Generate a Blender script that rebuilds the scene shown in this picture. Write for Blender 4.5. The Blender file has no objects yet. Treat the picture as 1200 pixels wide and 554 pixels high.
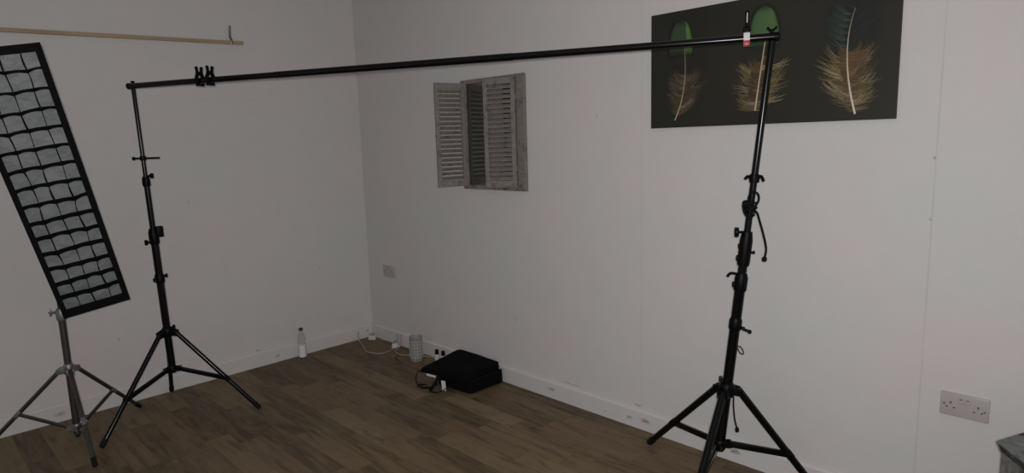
import bpy, bmesh, math, random
from mathutils import Vector, Matrix, noise
random.seed(7)
PI = math.pi
scene = bpy.context.scene
COL = scene.collection

# ------------------------------------------------------------------ materials
def new_mat(name):
    m = bpy.data.materials.new(name); m.use_nodes = True
    nt = m.node_tree
    return m, nt, nt.nodes['Principled BSDF']

def N(nt, typ, **kw):
    n = nt.nodes.new(typ)
    for k, v in kw.items():
        setattr(n, k, v)
    return n

def math_n(nt, op, a, b=None, c=None):
    n = nt.nodes.new('ShaderNodeMath'); n.operation = op
    for i, v in enumerate((a, b, c)):
        if v is None: continue
        if isinstance(v, (int, float)): n.inputs[i].default_value = v
        else: nt.links.new(v, n.inputs[i])
    return n.outputs[0]

def ramp(nt, fac, stops, interp='LINEAR'):
    r = nt.nodes.new('ShaderNodeValToRGB'); cr = r.color_ramp; cr.interpolation = interp
    while len(cr.elements) < len(stops): cr.elements.new(0.5)
    for e, (p, c) in zip(cr.elements, stops):
        e.position = p; e.color = (c[0], c[1], c[2], 1) if not isinstance(c, (int, float)) else (c, c, c, 1)
    nt.links.new(fac, r.inputs[0])
    return r.outputs[0]

def mix(nt, fac, a, b, mode='MIX'):
    n = nt.nodes.new('ShaderNodeMix'); n.data_type = 'RGBA'; n.blend_type = mode
    for idx, v in ((0, fac), (6, a), (7, b)):
        s = n.inputs[idx]
        if isinstance(v, (int, float)): s.default_value = v
        elif isinstance(v, tuple): s.default_value = (v[0], v[1], v[2], 1)
        else: nt.links.new(v, s)
    return n.outputs[2]

def noise_tex(nt, vec, scale, detail=3, rough=0.5):
    n = nt.nodes.new('ShaderNodeTexNoise'); n.inputs['Scale'].default_value = scale
    n.inputs['Detail'].default_value = detail; n.inputs['Roughness'].default_value = rough
    if vec is not None: nt.links.new(vec, n.inputs['Vector'])
    return n

def coords(nt, scale=(1, 1, 1), loc=(0, 0, 0)):
    tc = nt.nodes.new('ShaderNodeTexCoord'); mp = nt.nodes.new('ShaderNodeMapping')
    mp.inputs['Scale'].default_value = scale; mp.inputs['Location'].default_value = loc
    nt.links.new(tc.outputs['Object'], mp.inputs['Vector'])
    return mp.outputs[0]

def bump(nt, bsdf, height, strength=0.3, dist=0.002):
    b = nt.nodes.new('ShaderNodeBump'); b.inputs['Strength'].default_value = strength
    b.inputs['Distance'].default_value = dist
    nt.links.new(height, b.inputs['Height']); nt.links.new(b.outputs[0], bsdf.inputs['Normal'])

def simple(name, col, rough=0.5, metal=0.0, var=0.12, scale=30, bmp=0.0, bscale=200, spec=.5):
    m, nt, b = new_mat(name)
    n = noise_tex(nt, coords(nt), scale, 4)
    lo = tuple(c * (1 - var) for c in col); hi = tuple(min(1, c * (1 + var)) for c in col)
    nt.links.new(mix(nt, n.outputs[0], lo, hi), b.inputs['Base Color'])
    b.inputs['Roughness'].default_value = rough; b.inputs['Metallic'].default_value = metal
    b.inputs['Specular IOR Level'].default_value = spec
    if bmp:
        n2 = noise_tex(nt, coords(nt), bscale, 2)
        bump(nt, b, n2.outputs[0], bmp, 0.002)
    return m

WALL = (0.60, 0.575, 0.568)
def wall_mat(name, axis, seams=(), spots=(), brick=False):
    """painted board wall; axis = index of the coordinate running along the wall"""
    m, nt, b = new_mat(name)
    v = coords(nt)
    sep = nt.nodes.new('ShaderNodeSeparateXYZ'); nt.links.new(v, sep.inputs[0])
    u = sep.outputs[axis]; z = sep.outputs[2]
    big = noise_tex(nt, v, 1.7, 3, 0.55)
    col = mix(nt, ramp(nt, big.outputs[0], [(0.35, 0), (0.68, 1)]),
              (WALL[0] * .955, WALL[1] * 1.0, WALL[2] * .99), (WALL[0] * 1.035, WALL[1] * 0.97, WALL[2] * 0.985))
    fine = noise_tex(nt, v, 9, 5, 0.6)
    col = mix(nt, ramp(nt, fine.outputs[0], [(0.3, 0.0), (0.7, 0.10)]), col, (WALL[0] * .8, WALL[1] * .8, WALL[2] * .8))
    # scattered scuffs
    sc = noise_tex(nt, coords(nt, (1, 1, .45)), 7.5, 6, 0.62)
    col = mix(nt, ramp(nt, sc.outputs[0], [(0.70, 0.0), (0.78, 0.45)]), col, (0.36, 0.33, 0.34))
    for s, wd, k in seams:
        d = math_n(nt, 'ABSOLUTE', math_n(nt, 'SUBTRACT', u, s))
        wob = noise_tex(nt, coords(nt, (1, 1, 3)), 2, 3)
        ln = math_n(nt, 'MULTIPLY', math_n(nt, 'LESS_THAN', d, wd), math_n(nt, 'MULTIPLY', wob.outputs[0], k))
        col = mix(nt, ln, col, (0.30, 0.27, 0.27))
    for (su, sz, ru, rz, k) in spots:
        dx = math_n(nt, 'DIVIDE', math_n(nt, 'SUBTRACT', u, su), ru)
        dz = math_n(nt, 'DIVIDE', math_n(nt, 'SUBTRACT', z, sz), rz)
        rr = math_n(nt, 'ADD', math_n(nt, 'MULTIPLY', dx, dx), math_n(nt, 'MULTIPLY', dz, dz))
        nn = noise_tex(nt, v, 70, 4, 0.7)
        f = math_n(nt, 'SUBTRACT', math_n(nt, 'MULTIPLY', nn.outputs[0], 1.9), rr)
        f = ramp(nt, f, [(0.45, 0.0), (0.95, k)])
        col = mix(nt, f, col, (0.16, 0.13, 0.14))
    nt.links.new(col, b.inputs['Base Color'])
    b.inputs['Roughness'].default_value = 0.62
    tex = noise_tex(nt, v, 55, 5, 0.6)
    h = tex.outputs[0]
    if brick:
        cmb = nt.nodes.new('ShaderNodeCombineXYZ'); nt.links.new(u, cmb.inputs[0]); nt.links.new(z, cmb.inputs[1])
        br = nt.nodes.new('ShaderNodeTexBrick'); nt.links.new(cmb.outputs[0], br.inputs['Vector'])
        br.inputs['Scale'].default_value = 1; br.inputs['Brick Width'].default_value = 0.23
        br.inputs['Row Height'].default_value = 0.083; br.inputs['Mortar Size'].default_value = 0.006
        br.inputs['Mortar Smooth'].default_value = 0.7
        msk = noise_tex(nt, v, 2.3, 3)
        mk = ramp(nt, msk.outputs[0], [(0.45, 0.0), (0.65, 1.0)])
        h = math_n(nt, 'SUBTRACT', h, math_n(nt, 'MULTIPLY', math_n(nt, 'MULTIPLY', br.outputs['Fac'], mk), 0.8))
    bump(nt, b, h, 0.35, 0.0022)
    return m

def floor_mat():
    m, nt, b = new_mat('floor_wood_strips')
    v = coords(nt)
    sep = nt.nodes.new('ShaderNodeSeparateXYZ'); nt.links.new(v, sep.inputs[0])
    x, y = sep.outputs[0], sep.outputs[1]
    Wd, Ln = 0.116, 0.56
    yr = math_n(nt, 'DIVIDE', math_n(nt, 'ADD', y, 10.0 * Wd * 10 - 0.010), Wd)
    row = math_n(nt, 'FLOOR', yr); fy = math_n(nt, 'FRACT', yr)
    w1 = nt.nodes.new('ShaderNodeTexWhiteNoise'); w1.noise_dimensions = '1D'; nt.links.new(row, w1.inputs['W'])
    xr = math_n(nt, 'ADD', math_n(nt, 'DIVIDE', x, Ln), math_n(nt, 'MULTIPLY', w1.outputs['Value'], 7.3))
    colm = math_n(nt, 'FLOOR', xr); fx = math_n(nt, 'FRACT', xr)
    cmb = nt.nodes.new('ShaderNodeCombineXYZ'); nt.links.new(row, cmb.inputs[0]); nt.links.new(colm, cmb.inputs[1])
    w2 = nt.nodes.new('ShaderNodeTexWhiteNoise'); w2.noise_dimensions = '3D'; nt.links.new(cmb.outputs[0], w2.inputs['Vector'])
    r = w2.outputs['Value']
    base = ramp(nt, r, [(0.0, (0.066, 0.045, 0.021)), (0.22, (0.085, 0.059, 0.027)), (0.42, (0.130, 0.087, 0.043)), (0.62, (0.142, 0.091, 0.049)), (0.82, (0.165, 0.119, 0.061)), (1.0, (0.215, 0.163, 0.090))])
    # grain: noise stretched along the strip and shifted from strip to strip
    off = nt.nodes.new('ShaderNodeVectorMath'); off.operation = 'MULTIPLY_ADD'
    nt.links.new(w2.outputs['Color'], off.inputs[0]); off.inputs[1].default_value = (9, 9, 9)
    st = nt.nodes.new('ShaderNodeVectorMath'); st.operation = 'MULTIPLY'; nt.links.new(v, st.inputs[0]); st.inputs[1].default_value = (2.2, 17, 1)
    nt.links.new(st.outputs[0], off.inputs[2])
    g = noise_tex(nt, off.outputs[0], 1.6, 5, 0.62)
    g.inputs['Distortion'].default_value = 0.6
    col = mix(nt, ramp(nt, g.outputs[0], [(0.32, 0.0), (0.50, .30), (0.70, 0.80)]), base, (0.200, 0.148, 0.090))
    col = mix(nt, ramp(nt, g.outputs[0], [(0.28, 0.75), (0.46, 0.0)]), col, (0.045, 0.028, 0.017))
    big = noise_tex(nt, v, 2.4, 3)
    col = mix(nt, ramp(nt, big.outputs[0], [(0.35, 0.0), (0.7, 0.25)]), col, (0.12, 0.072, 0.048))
    # thin seams
    ey = math_n(nt, 'MINIMUM', fy, math_n(nt, 'SUBTRACT', 1.0, fy))
    ex = math_n(nt, 'MINIMUM', fx, math_n(nt, 'SUBTRACT', 1.0, fx))
    sy = math_n(nt, 'LESS_THAN', ey, 0.010); sx = math_n(nt, 'LESS_THAN', ex, 0.0022)
    s = math_n(nt, 'MAXIMUM', sx, sy)
    col = mix(nt, math_n(nt, 'MULTIPLY', s, 0.5), col, (0.03, 0.02, 0.013))
    nt.links.new(col, b.inputs['Base Color'])
    rg = noise_tex(nt, v, 14, 4)
    nt.links.new(ramp(nt, rg.outputs[0], [(0.3, 0.50), (0.7, 0.66)]), b.inputs['Roughness'])
    b.inputs['Specular IOR Level'].default_value = 0.35
    bump(nt, b, math_n(nt, 'SUBTRACT', g.outputs[0], s), 0.12, 0.001)
    return m

def attr_mat(name, rough=0.55):
    m, nt, b = new_mat(name)
    a = nt.nodes.new('ShaderNodeAttribute'); a.attribute_name = 'Col'
    nt.links.new(a.outputs['Color'], b.inputs['Base Color'])
    b.inputs['Roughness'].default_value = rough; b.inputs['Specular IOR Level'].default_value = 0.25
    return m

def distressed(name, main, dark, light, scale=9, lo=.5, hi=.62, rough=.7):
    m, nt, b = new_mat(name)
    v = coords(nt)
    n1 = noise_tex(nt, v, scale, 6, .65); n2 = noise_tex(nt, v, scale * 2.7, 6, .7)
    col = mix(nt, ramp(nt, n1.outputs[0], [(lo, 0), (hi, 1)]), main, dark)
    col = mix(nt, ramp(nt, n2.outputs[0], [(.50, 0), (.66, .8)]), col, light)
    nt.links.new(col, b.inputs['Base Color']); b.inputs['Roughness'].default_value = rough
    bump(nt, b, n2.outputs[0], .3, .002)
    return m

def wood_mat(name, c1, c2, axis_scale, scale=3, rough=.6):
    m, nt, b = new_mat(name)
    n1 = noise_tex(nt, coords(nt, axis_scale), scale, 5, .6)
    nt.links.new(mix(nt, ramp(nt, n1.outputs[0], [(.3, 0), (.7, 1)]), c1, c2), b.inputs['Base Color'])
    b.inputs['Roughness'].default_value = rough
    bump(nt, b, n1.outputs[0], .2, .001)
    return m

def clear_mat(name, tint=(.9, .92, .93), rough=.08, alpha=.35, ior=1.45):
    m, nt, b = new_mat(name)
    n = noise_tex(nt, coords(nt), 60, 2)
    nt.links.new(mix(nt, n.outputs[0], tuple(c * .95 for c in tint), tint), b.inputs['Base Color'])
    b.inputs['Roughness'].default_value = rough; b.inputs['IOR'].default_value = ior
    b.inputs['Alpha'].default_value = alpha
    bump(nt, b, n.outputs[0], .6, .004)
    return m

M = {}
M['floor'] = floor_mat()
M['wall_l'] = wall_mat('painted_wall_left', 1, spots=[(-.93, .115, .03, .012, .5), (-1.75, .40, .012, .02, .35), (-.42, .62, .01, .012, .4), (-1.28, 1.18, .006, .022, .4)], brick=True)
M['wall_r'] = wall_mat('painted_wall_right', 0, seams=[(1.28, .0025, .16), (2.52, .003, .30), (3.745, .003, .40)],
                       spots=[(1.62, .42, .008, .035, .4), (2.50, .12, .03, .012, .6), (3.74, 1.40, .008, .010, .6), (3.74, 1.18, .006, .010, .5), (2.25, 1.62, .008, .02, .4), (2.95, .118, .05, .006, .5), (2.05, .118, .16, .005, .55)])
M['base_r'] = wall_mat('painted_baseboard_right', 0, spots=[(1.91, .055, .045, .016, .6), (2.459, .046, .035, .016, .6), (2.555, .053, .055, .018, .7), (3.035, .052, .045, .02, .8), (2.30, .03, .02, .01, .3)])
M['base_l'] = wall_mat('painted_baseboard_left', 1, spots=[(-2.084, .046, .045, .02, .5), (-.80, .045, .035, .018, .5), (-.06, .055, .02, .02, .5), (-1.2, .06, .03, .01, .25)])
M['ceil'] = simple('ceiling_paint', (.6, .59, .57), .8, bmp=.1)
M['black_paint'] = simple('black_gloss_tube', (.0018, .0018, .002), .20, 0.0, .2, 60, spec=.26)
M['black_plastic'] = simple('black_moulded_plastic', (.002, .002, .0022), .45, 0.0, .2, 60, spec=.12)
M['black_rubber'] = simple('black_rubber', (.006, .006, .006), .75, spec=.2)
M['black_cloth'] = simple('black_nylon_cloth', (.0045, .0055, .0055), .8, 0, .3, 40, .3, 500, spec=.12)
M['bag_cloth'] = simple('black_padded_cloth', (.0022, .0034, .003), .85, 0, .3, 14, .3, 300, spec=.08)
M['web'] = simple('black_webbing', (.004, .004, .004), .8, spec=.15)
M['grey_metal'] = simple('brushed_grey_metal', (.09, .088, .08), .34, .8, .25, 25)
M['zinc'] = simple('dull_zinc', (.22, .22, .22), .45, .7, .2, 60)
M['batten'] = wood_mat('pale_pine', (.30, .215, .13), (.40, .30, .19), (20, 1.5, 20), 2)
M['white_plastic'] = simple('white_plastic', (.55, .53, .50), .35, 0, .05)
M['socket_white'] = simple('socket_plastic', (.43, .375, .385), .32, 0, .04)
M['dark_slot'] = simple('dark_slot', (.02, .018, .018), .6)
M['red_plastic'] = simple('red_plastic', (.30, .035, .03), .4)
M['label_white'] = simple('white_label', (.60, .60, .58), .5, 0, .08)
M['cable_white'] = simple('white_cable', (.30, .27, .215), .5, 0, .08)
M['clear'] = clear_mat('clear_plastic', (.40, .40, .40), .06, .20)
M['water'] = clear_mat('water_in_bottle', (.97, .98, .98), .10, .97, 1.33)  # near-opaque white colour stands in for flash glints in clear water
M['canister'] = clear_mat('frosted_plastic', (.36, .35, .33), .3, .62)
M['brown_cable'] = simple('brown_grey_cable', (.045, .036, .027), .6)
M['canister_rib'] = simple('white_plastic_rib', (.38, .37, .35), .4)
M['shutter'] = distressed('weathered_grey_wood', (.185, .165, .15), (.075, .065, .06), (.27, .25, .23), 14, .52, .66)
M['shutter_light'] = distressed('washed_grey_wood', (.195, .170, .155), (.085, .072, .066), (.28, .25, .235), 16, .54, .70)
M['mirror'] = simple('aged_mirror_glass', (.22, .23, .21), .10, .95, .12, 9)
M['table'] = distressed('distressed_grey_paint', (.145, .155, .155), (.018, .019, .018), (.23, .24, .24), 13, .50, .58)
M['table_edge'] = distressed('worn_dark_edge_paint', (.030, .030, .028), (.008, .008, .008), (.14, .14, .135), 16, .5, .6)
M['table_body'] = distressed('distressed_grey_brown_paint', (.17, .165, .15), (.045, .045, .038), (.30, .28, .26), 11, .46, .60)
M['print'] = attr_mat('printed_canvas')
M['brass'] = simple('dull_steel_screw', (.35, .34, .32), .35, .8)

# white diffuser cloth
m, nt, b = new_mat('white_diffuser_cloth')
n1 = noise_tex(nt, coords(nt), 9, 3)
nt.links.new(mix(nt, n1.outputs[0], (.22, .235, .24), (.36, .375, .375)), b.inputs['Base Color'])
b.inputs['Roughness'].default_value = .6; b.inputs['Sheen Weight'].default_value = .2
n2 = noise_tex(nt, coords(nt), 13, 3); bump(nt, b, n2.outputs[0], .8, .03)
M['diffuser'] = m

# ------------------------------------------------------------------ helpers
def tagit(o, label=None, cat=None, group=None, kind=None):
    if label: o['label'] = label
    if cat: o['category'] = cat
    if group: o['group'] = group
    if kind: o['kind'] = kind
    return o

def thing(name, loc, label, cat, group=None):
    o = bpy.data.objects.new(name, None); o.empty_display_size = .05
    o.location = loc; COL.objects.link(o)
    return tagit(o, label, cat, group)

def root_loc(o):
    p = Vector((0, 0, 0))
    while o is not None:
        p += o.location; o = o.parent
    return p

def obj(name, bm, mat, parent=None, loc=None, smooth=True, bevel=0.0, label=None, seg=2):
    """bm holds world coordinates; the mesh is stored relative to its root or to loc"""
    bmesh.ops.recalc_face_normals(bm, faces=bm.faces)
    off = root_loc(parent) if parent else Vector(loc or (0, 0, 0))
    for v in bm.verts: v.co -= off
    me = bpy.data.meshes.new(name); bm.to_mesh(me); bm.free()
    mats = mat if isinstance(mat, (list, tuple)) else [mat]
    for mm in mats: me.materials.append(mm)
    for p in me.polygons: p.use_smooth = smooth
    o = bpy.data.objects.new(name, me); COL.objects.link(o)
    if parent: o.parent = parent
    else: o.location = off
    if bevel:
        md = o.modifiers.new('Bevel', 'BEVEL'); md.width = bevel; md.segments = seg; md.limit_method = 'ANGLE'; md.angle_limit = math.radians(35)
    if smooth:
        es = o.modifiers.new('Split', 'EDGE_SPLIT'); es.split_angle = math.radians(40)
    if label: o['label'] = label
    return o

def frame_of(d):
    d = Vector(d).normalized()
    a = Vector((0, 0, 1)) if abs(d.z) < .9 else Vector((1, 0, 0))
    u = d.cross(a).normalized(); w = u.cross(d).normalized()
    return u, w

def tube(bm, p0, p1, r0, r1=None, n=16, mi=0, cap=True):
    r1 = r0 if r1 is None else r1
    p0, p1 = Vector(p0), Vector(p1); u, w = frame_of(p1 - p0)
    A = []; B = []
    for i in range(n):
        a = 2 * PI * i / n; d = u * math.cos(a) + w * math.sin(a)
        A.append(bm.verts.new(p0 + d * r0)); B.append(bm.verts.new(p1 + d * r1))
    fs = [bm.faces.new((A[i], A[(i + 1) % n], B[(i + 1) % n], B[i])) for i in range(n)]
    if cap: fs.append(bm.faces.new(A[::-1])); fs.append(bm.faces.new(B))
    for f in fs: f.material_index = mi
    return bm

def lathe(bm, c, axis, prof, n=24, mi=0):
    """prof: list of (radius, distance along axis)"""
    c = Vector(c); axis = Vector(axis).normalized(); u, w = frame_of(axis)
    rings = []
    for r, t in prof:
        if r < 1e-6: rings.append([bm.verts.new(c + axis * t)])
        else: rings.append([bm.verts.new(c + axis * t + (u * math.cos(2 * PI * i / n) + w * math.sin(2 * PI * i / n)) * r) for i in range(n)])
    for a, b_ in zip(rings, rings[1:]):
        for i in range(n):
            j = (i + 1) % n
            vs = [a[i % len(a)], a[j % len(a)], b_[j % len(b_)], b_[i % len(b_)]]
            q = []
            for v in vs:
                if v not in q: q.append(v)
            if len(q) > 2:
                try: bm.faces.new(q).material_index = mi
                except ValueError: pass
    return bm

def sweep(bm, pts, r, n=8, mi=0, flat=None):
    """tube along a smoothed path; flat=(w,t) makes it a strap"""
    P = [Vector(p) for p in pts]
    S = []
    for i in range(len(P) - 1):
        a = P[max(i - 1, 0)]; b_ = P[i]; c = P[i + 1]; d = P[min(i + 2, len(P) - 1)]
        for k in range(6):
            t = k / 6
            S.append(.5 * ((2 * b_) + (c - a) * t + (2 * a - 5 * b_ + 4 * c - d) * t * t + (3 * b_ - a - 3 * c + d) * t ** 3))
    S.append(P[-1])
    rings = []; pu = None
    for i, p in enumerate(S):
        d = (S[min(i + 1, len(S) - 1)] - S[max(i - 1, 0)])
        if d.length < 1e-9: d = Vector((1, 0, 0))
        d.normalize()
        if pu is None: u, w = frame_of(d)
        else:
            u = (pu - d * pu.dot(d)); u = u.normalized() if u.length > 1e-6 else frame_of(d)[0]
            w = u.cross(d).normalized()
        pu = u
        ring = []
        for k in range(n):
            a = 2 * PI * k / n
            if flat: ring.append(bm.verts.new(p + u * math.cos(a) * flat[0] + w * math.sin(a) * flat[1]))
            else: ring.append(bm.verts.new(p + (u * math.cos(a) + w * math.sin(a)) * r))
        rings.append(ring)
    for A, B in zip(rings, rings[1:]):
        for k in range(n): bm.faces.new((A[k], A[(k + 1) % n], B[(k + 1) % n], B[k])).material_index = mi
    bm.faces.new(rings[0][::-1]); bm.faces.new(rings[-1])
    return bm

def hexa(bm, low, high, mi=0):
    """prism between two matching loops"""
    A = [bm.verts.new(p) for p in low]; B = [bm.verts.new(p) for p in high]; n = len(A)
    fs = [bm.faces.new(A[::-1]), bm.faces.new(B)]
    for i in range(n): fs.append(bm.faces.new((A[i], A[(i + 1) % n], B[(i + 1) % n], B[i])))
    for f in fs: f.material_index = mi
    return bm

def box(bm, lo, hi, mi=0, mtx=None):
    x0, y0, z0 = lo; x1, y1, z1 = hi
    L = [(x0, y0, z0), (x1, y0, z0), (x1, y1, z0), (x0, y1, z0)]; H = [(x, y, z1) for x, y, _ in L]
    if mtx is not None:
        L = [mtx @ Vector(p) for p in L]; H = [mtx @ Vector(p) for p in H]
    else: L = [Vector(p) for p in L]; H = [Vector(p) for p in H]
    return hexa(bm, L, H, mi)

B_ = bmesh.new
def lerp(a, b, t): return Vector(a).lerp(Vector(b), t)

# ------------------------------------------------------------------ the room
def slab(name, lo, hi, mat):
    o = obj(name, box(B_(), lo, hi), mat, smooth=False); o['kind'] = 'structure'; return o
RX, RY, RZ = 6.2, -5.2, 2.65
slab('floor', (-.1, RY, -.08), (RX, .1, 0), M['floor'])
slab('wall_left', (-.1, RY, 0), (0, .1, RZ), M['wall_l'])
slab('wall_right', (0, 0, 0), (RX, .1, RZ), M['wall_r'])
slab('ceiling', (-.1, RY, RZ), (RX, .1, RZ + .08), M['ceil'])

def base_profile(h=.104, t=.016): return [(0, 0), (t, 0), (t, h - .012), (t - .004, h - .004), (.006, h), (0, h)]
def baseboard(name, right, mat):
    bm = B_(); pr = base_profile()
    if right: A = [Vector((0.0, -d, z)) for d, z in pr]; Bq = [Vector((RX, -d, z)) for d, z in pr]
    else: A = [Vector((d, -.016, z)) for d, z in pr]; Bq = [Vector((d, RY, z)) for d, z in pr]
    hexa(bm, A, Bq); o = obj(name, bm, mat, smooth=False); o['kind'] = 'structure'
baseboard('baseboard_right', True, M['base_r'])
baseboard('baseboard_left', False, M['base_l'])

# ------------------------------------------------------------------ tripod stands
def knob(bm, p, d, stem=.022, r=.013, ln=.016):
    p = Vector(p); d = Vector(d).normalized()
    tube(bm, p, p + d * stem, .005, n=8)
    u, w = frame_of(d)
    # a lobed hand knob
    c = p + d * (stem + ln / 2)
    prof = [(0, -ln / 2), (r * .7, -ln / 2), (r, -ln * .25), (r, ln * .25), (r * .7, ln / 2), (0, ln / 2)]
    lathe(bm, c, d, prof, 14)
    for k in range(3):
        a = 2 * PI * k / 3
        e = c + (u * math.cos(a) + w * math.sin(a)) * r * .8
        lathe(bm, e, d, [(0, -ln / 2), (r * .45, -ln * .4), (r * .45, ln * .4), (0, ln / 2)], 8)

def lever(bm, p, d, ln=.045, droop=-.006):
    p = Vector(p); d = Vector(d).normalized()
    sweep(bm, [p, p + d * ln * .4 + Vector((0, 0, .004)), p + d * ln * .75 + Vector((0, 0, .003)), p + d * ln + Vector((0, 0, droop))], .006, 8, flat=(.008, .0055))

def t_bar(bm, p, d, ln=.05):
    """a T-bar screw with ball ends"""
    p = Vector(p); d = Vector(d).normalized()
    tube(bm, p, p + d * .03, .005, n=8)
    u, w = frame_of(d); e = p + d * .03
    tube(bm, e - w * ln / 2, e + w * ln / 2, .004, n=8)
    for s in (-1, 1): lathe(bm, e + w * s * ln / 2, w, [(0, -.008), (.006, -.005), (.008, 0), (.006, .005), (0, .008)], 10)

# view-side direction vectors used to choose which way the knobs point
def side_dirs():
    return Vector((.34, .94, 0)).normalized(), Vector((.92, .39, 0)).normalized()

def tripod(st, hub, col, feet, leg_r, brace_r, mat, plast, ends, footmat, brace_t=.50, hubr=.03):
    """hub: where the legs hinge; col: lower sliding collar carrying the braces"""
    hub, col = Vector(hub), Vector(col)
    bm = B_()
    lathe(bm, hub, (0, 0, 1), [(0, -.028), (hubr * .8, -.028), (hubr, -.018), (hubr, .016), (hubr * .75, .03), (0, .03)], 20)
    for f in feet:
        d = (Vector((f[0], f[1], 0)) - Vector((hub.x, hub.y, 0))).normalized()
        s = Vector((-d.y, d.x, 0))
        for k in (-1, 1):
            a = hub + d * hubr * .7 + s * k * leg_r * 1.25
            hexa(bm, [a + s * .003 + Vector((0, 0, -.018)), a - s * .003 + Vector((0, 0, -.018)), a - s * .003 + d * .036 + Vector((0, 0, -.024)), a + s * .003 + d * .036 + Vector((0, 0, -.024))],
                 [a + s * .003 + Vector((0, 0, .018)), a - s * .003 + Vector((0, 0, .018)), a - s * .003 + d * .036 + Vector((0, 0, .006)), a + s * .003 + d * .036 + Vector((0, 0, .006))])
        tube(bm, hub + d * (hubr + .014) - s * leg_r * 1.7, hub + d * (hubr + .014) + s * leg_r * 1.7, .006, n=8)
    obj('hub', bm, plast, st, bevel=.001)
    bm = B_()
    lathe(bm, col, (0, 0, 1), [(0, -.02), (hubr * .72, -.02), (hubr * .8, -.01), (hubr * .8, .014), (hubr * .65, .02), (0, .02)], 18)
    for f in feet:
        d = (Vector((f[0], f[1], 0)) - Vector((col.x, col.y, 0))).normalized()
        s = Vector((-d.y, d.x, 0))
        for k in (-1, 1):
            a = col + d * hubr * .55 + s * k * brace_r * 1.2
            box_pts = [a + s * .002, a - s * .002, a - s * .002 + d * .03, a + s * .002 + d * .03]
            hexa(bm, [p + Vector((0, 0, -.012)) for p in box_pts], [p + Vector((0, 0, .012)) for p in box_pts])
    obj('collar', bm, plast, st)
    for f in feet:
        f = Vector(f); flat = Vector((f.x - hub.x, f.y - hub.y, 0)).normalized()
        top = hub + flat * (hubr + .014)
        end = f + Vector((0, 0, leg_r * .9))
        dv = (end - top).normalized()
        bm = B_(); tube(bm, top, end - dv * .02, leg_r, n=14)
        leg = obj('leg', bm, mat, st)
        bm = B_(); lathe(bm, end - dv * .045, dv, [(0, 0), (leg_r * 1.12, 0), (leg_r * 1.15, .035), (leg_r * .95, .045), (0, .046)], 14)
        obj('rubber_foot', bm, footmat, leg)
        bp = top.lerp(end, brace_t)
        d2 = Vector((f.x - col.x, f.y - col.y, 0)).normalized()
        s = Vector((-d2.y, d2.x, 0))
        bm = B_()
        a = col + d2 * (hubr * .6 + .018); bvec = (bp - a).normalized()
        u = s; w = bvec.cross(s).normalized()
        br = brace_r
        hexa(bm, [a + u * br * .6 + w * br, a - u * br * .6 + w * br, a - u * br * .6 - w * br, a + u * br * .6 - w * br],
             [bp + u * br * .6 + w * br, bp - u * br * .6 + w * br, bp - u * br * .6 - w * br, bp + u * br * .6 - w * br])
        obj('brace', bm, mat, st, bevel=.002)
        bm = B_(); tube(bm, bp - s * (leg_r + .004), bp + s * (leg_r + .004), leg_r * .75, n=10)
        lathe(bm, bp - dv * .02, dv, [(leg_r * 1.0, 0), (leg_r * 1.10, .004), (leg_r * 1.10, .036), (leg_r * 1.0, .04)], 14)
        obj('leg_clip', bm, plast, leg)

VIEW_L = Vector((-.30, -.95, 0)).normalized()   # sideways, towards the left of the room as seen from the door
SIDE = Vector((.68, .73, 0)).normalized()

# ---- left backdrop stand
LB, LT = Vector((.45, -1.604, .26)), Vector((.443, -1.636, 1.835))
def onL(z): return LB.lerp(LT, (z - LB.z) / (LT.z - LB.z))
ls = thing('tripod_stand', (.455, -1.59, 0), 'black tripod stand by the left wall holding the left end of the crossbar', 'light stand')
bm = B_(); tube(bm, onL(.262), onL(1.03), .0195, n=20); obj('lower_tube', bm, M['black_paint'], ls)
bm = B_(); tube(bm, onL(1.0), onL(1.375), .0145, n=18); obj('middle_tube', bm, M['black_paint'], ls)
bm = B_(); tube(bm, onL(1.34), LT, .0105, n=16); obj('top_tube', bm, M['black_paint'], ls)
tripod(ls, onL(.50), onL(.283), [(.598, -2.015, 0), (.738, -1.248, 0), (.036, -1.507, 0)], .0125, .0115, M['black_paint'], M['black_plastic'], None, M['black_rubber'], .60, .028)
imgR = Vector((.62, .78, 0)).normalized(); imgL = -imgR
def collar(zc, h, r, f, st, mat=None):
    bm = B_(); c = f(zc); ax = (f(zc + .1) - f(zc - .1)).normalized()
    lathe(bm, c, ax, [(0, -h / 2), (r * .92, -h / 2), (r, -h * .4), (r, h * .25), (r * .85, h * .42), (r * .8, h / 2), (0, h / 2)], 18)
    return bm
o = obj('clamp_collar', collar(1.345, .05, .020, onL, ls), M['black_plastic'], ls)
bm = B_(); knob(bm, onL(1.375), imgR, .022, .012, .018); obj('knob', bm, M['black_plastic'], o)
bm = B_(); lathe(bm, onL(1.47), (0, 0, 1), [(0, -.012), (.016, -.012), (.016, .012), (0, .012)], 14)
tube(bm, onL(1.47) + imgL * .05, onL(1.47) + imgR * .085, .005, n=8)
tube(bm, onL(1.47) + imgL * .052, onL(1.47) + imgL * .042, .010, n=10); obj('cross_pin', bm, M['black_plastic'], ls)
o = obj('clamp_collar', collar(1.045, .085, .0255, onL, ls), M['black_plastic'], ls)
bm = B_(); knob(bm, onL(1.012), imgL, .034, .013, .016); obj('knob', bm, M['black_plastic'], o)
bm = B_(); box(bm, (-.012, -.012, -.03), (.012, .02, .03), mtx=Matrix.Translation(onL(1.07) + imgR * .03)); obj('bracket', bm, M['black_plastic'], o, bevel=.003)
o = obj('clamp_collar', collar(.81, .05, .025, onL, ls), M['black_plastic'], ls)
bm = B_(); knob(bm, onL(.822), imgR, .03, .010, .012); knob(bm, onL(.800), imgL, .022, .010, .012); obj('knob', bm, M['black_plastic'], o)
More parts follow.
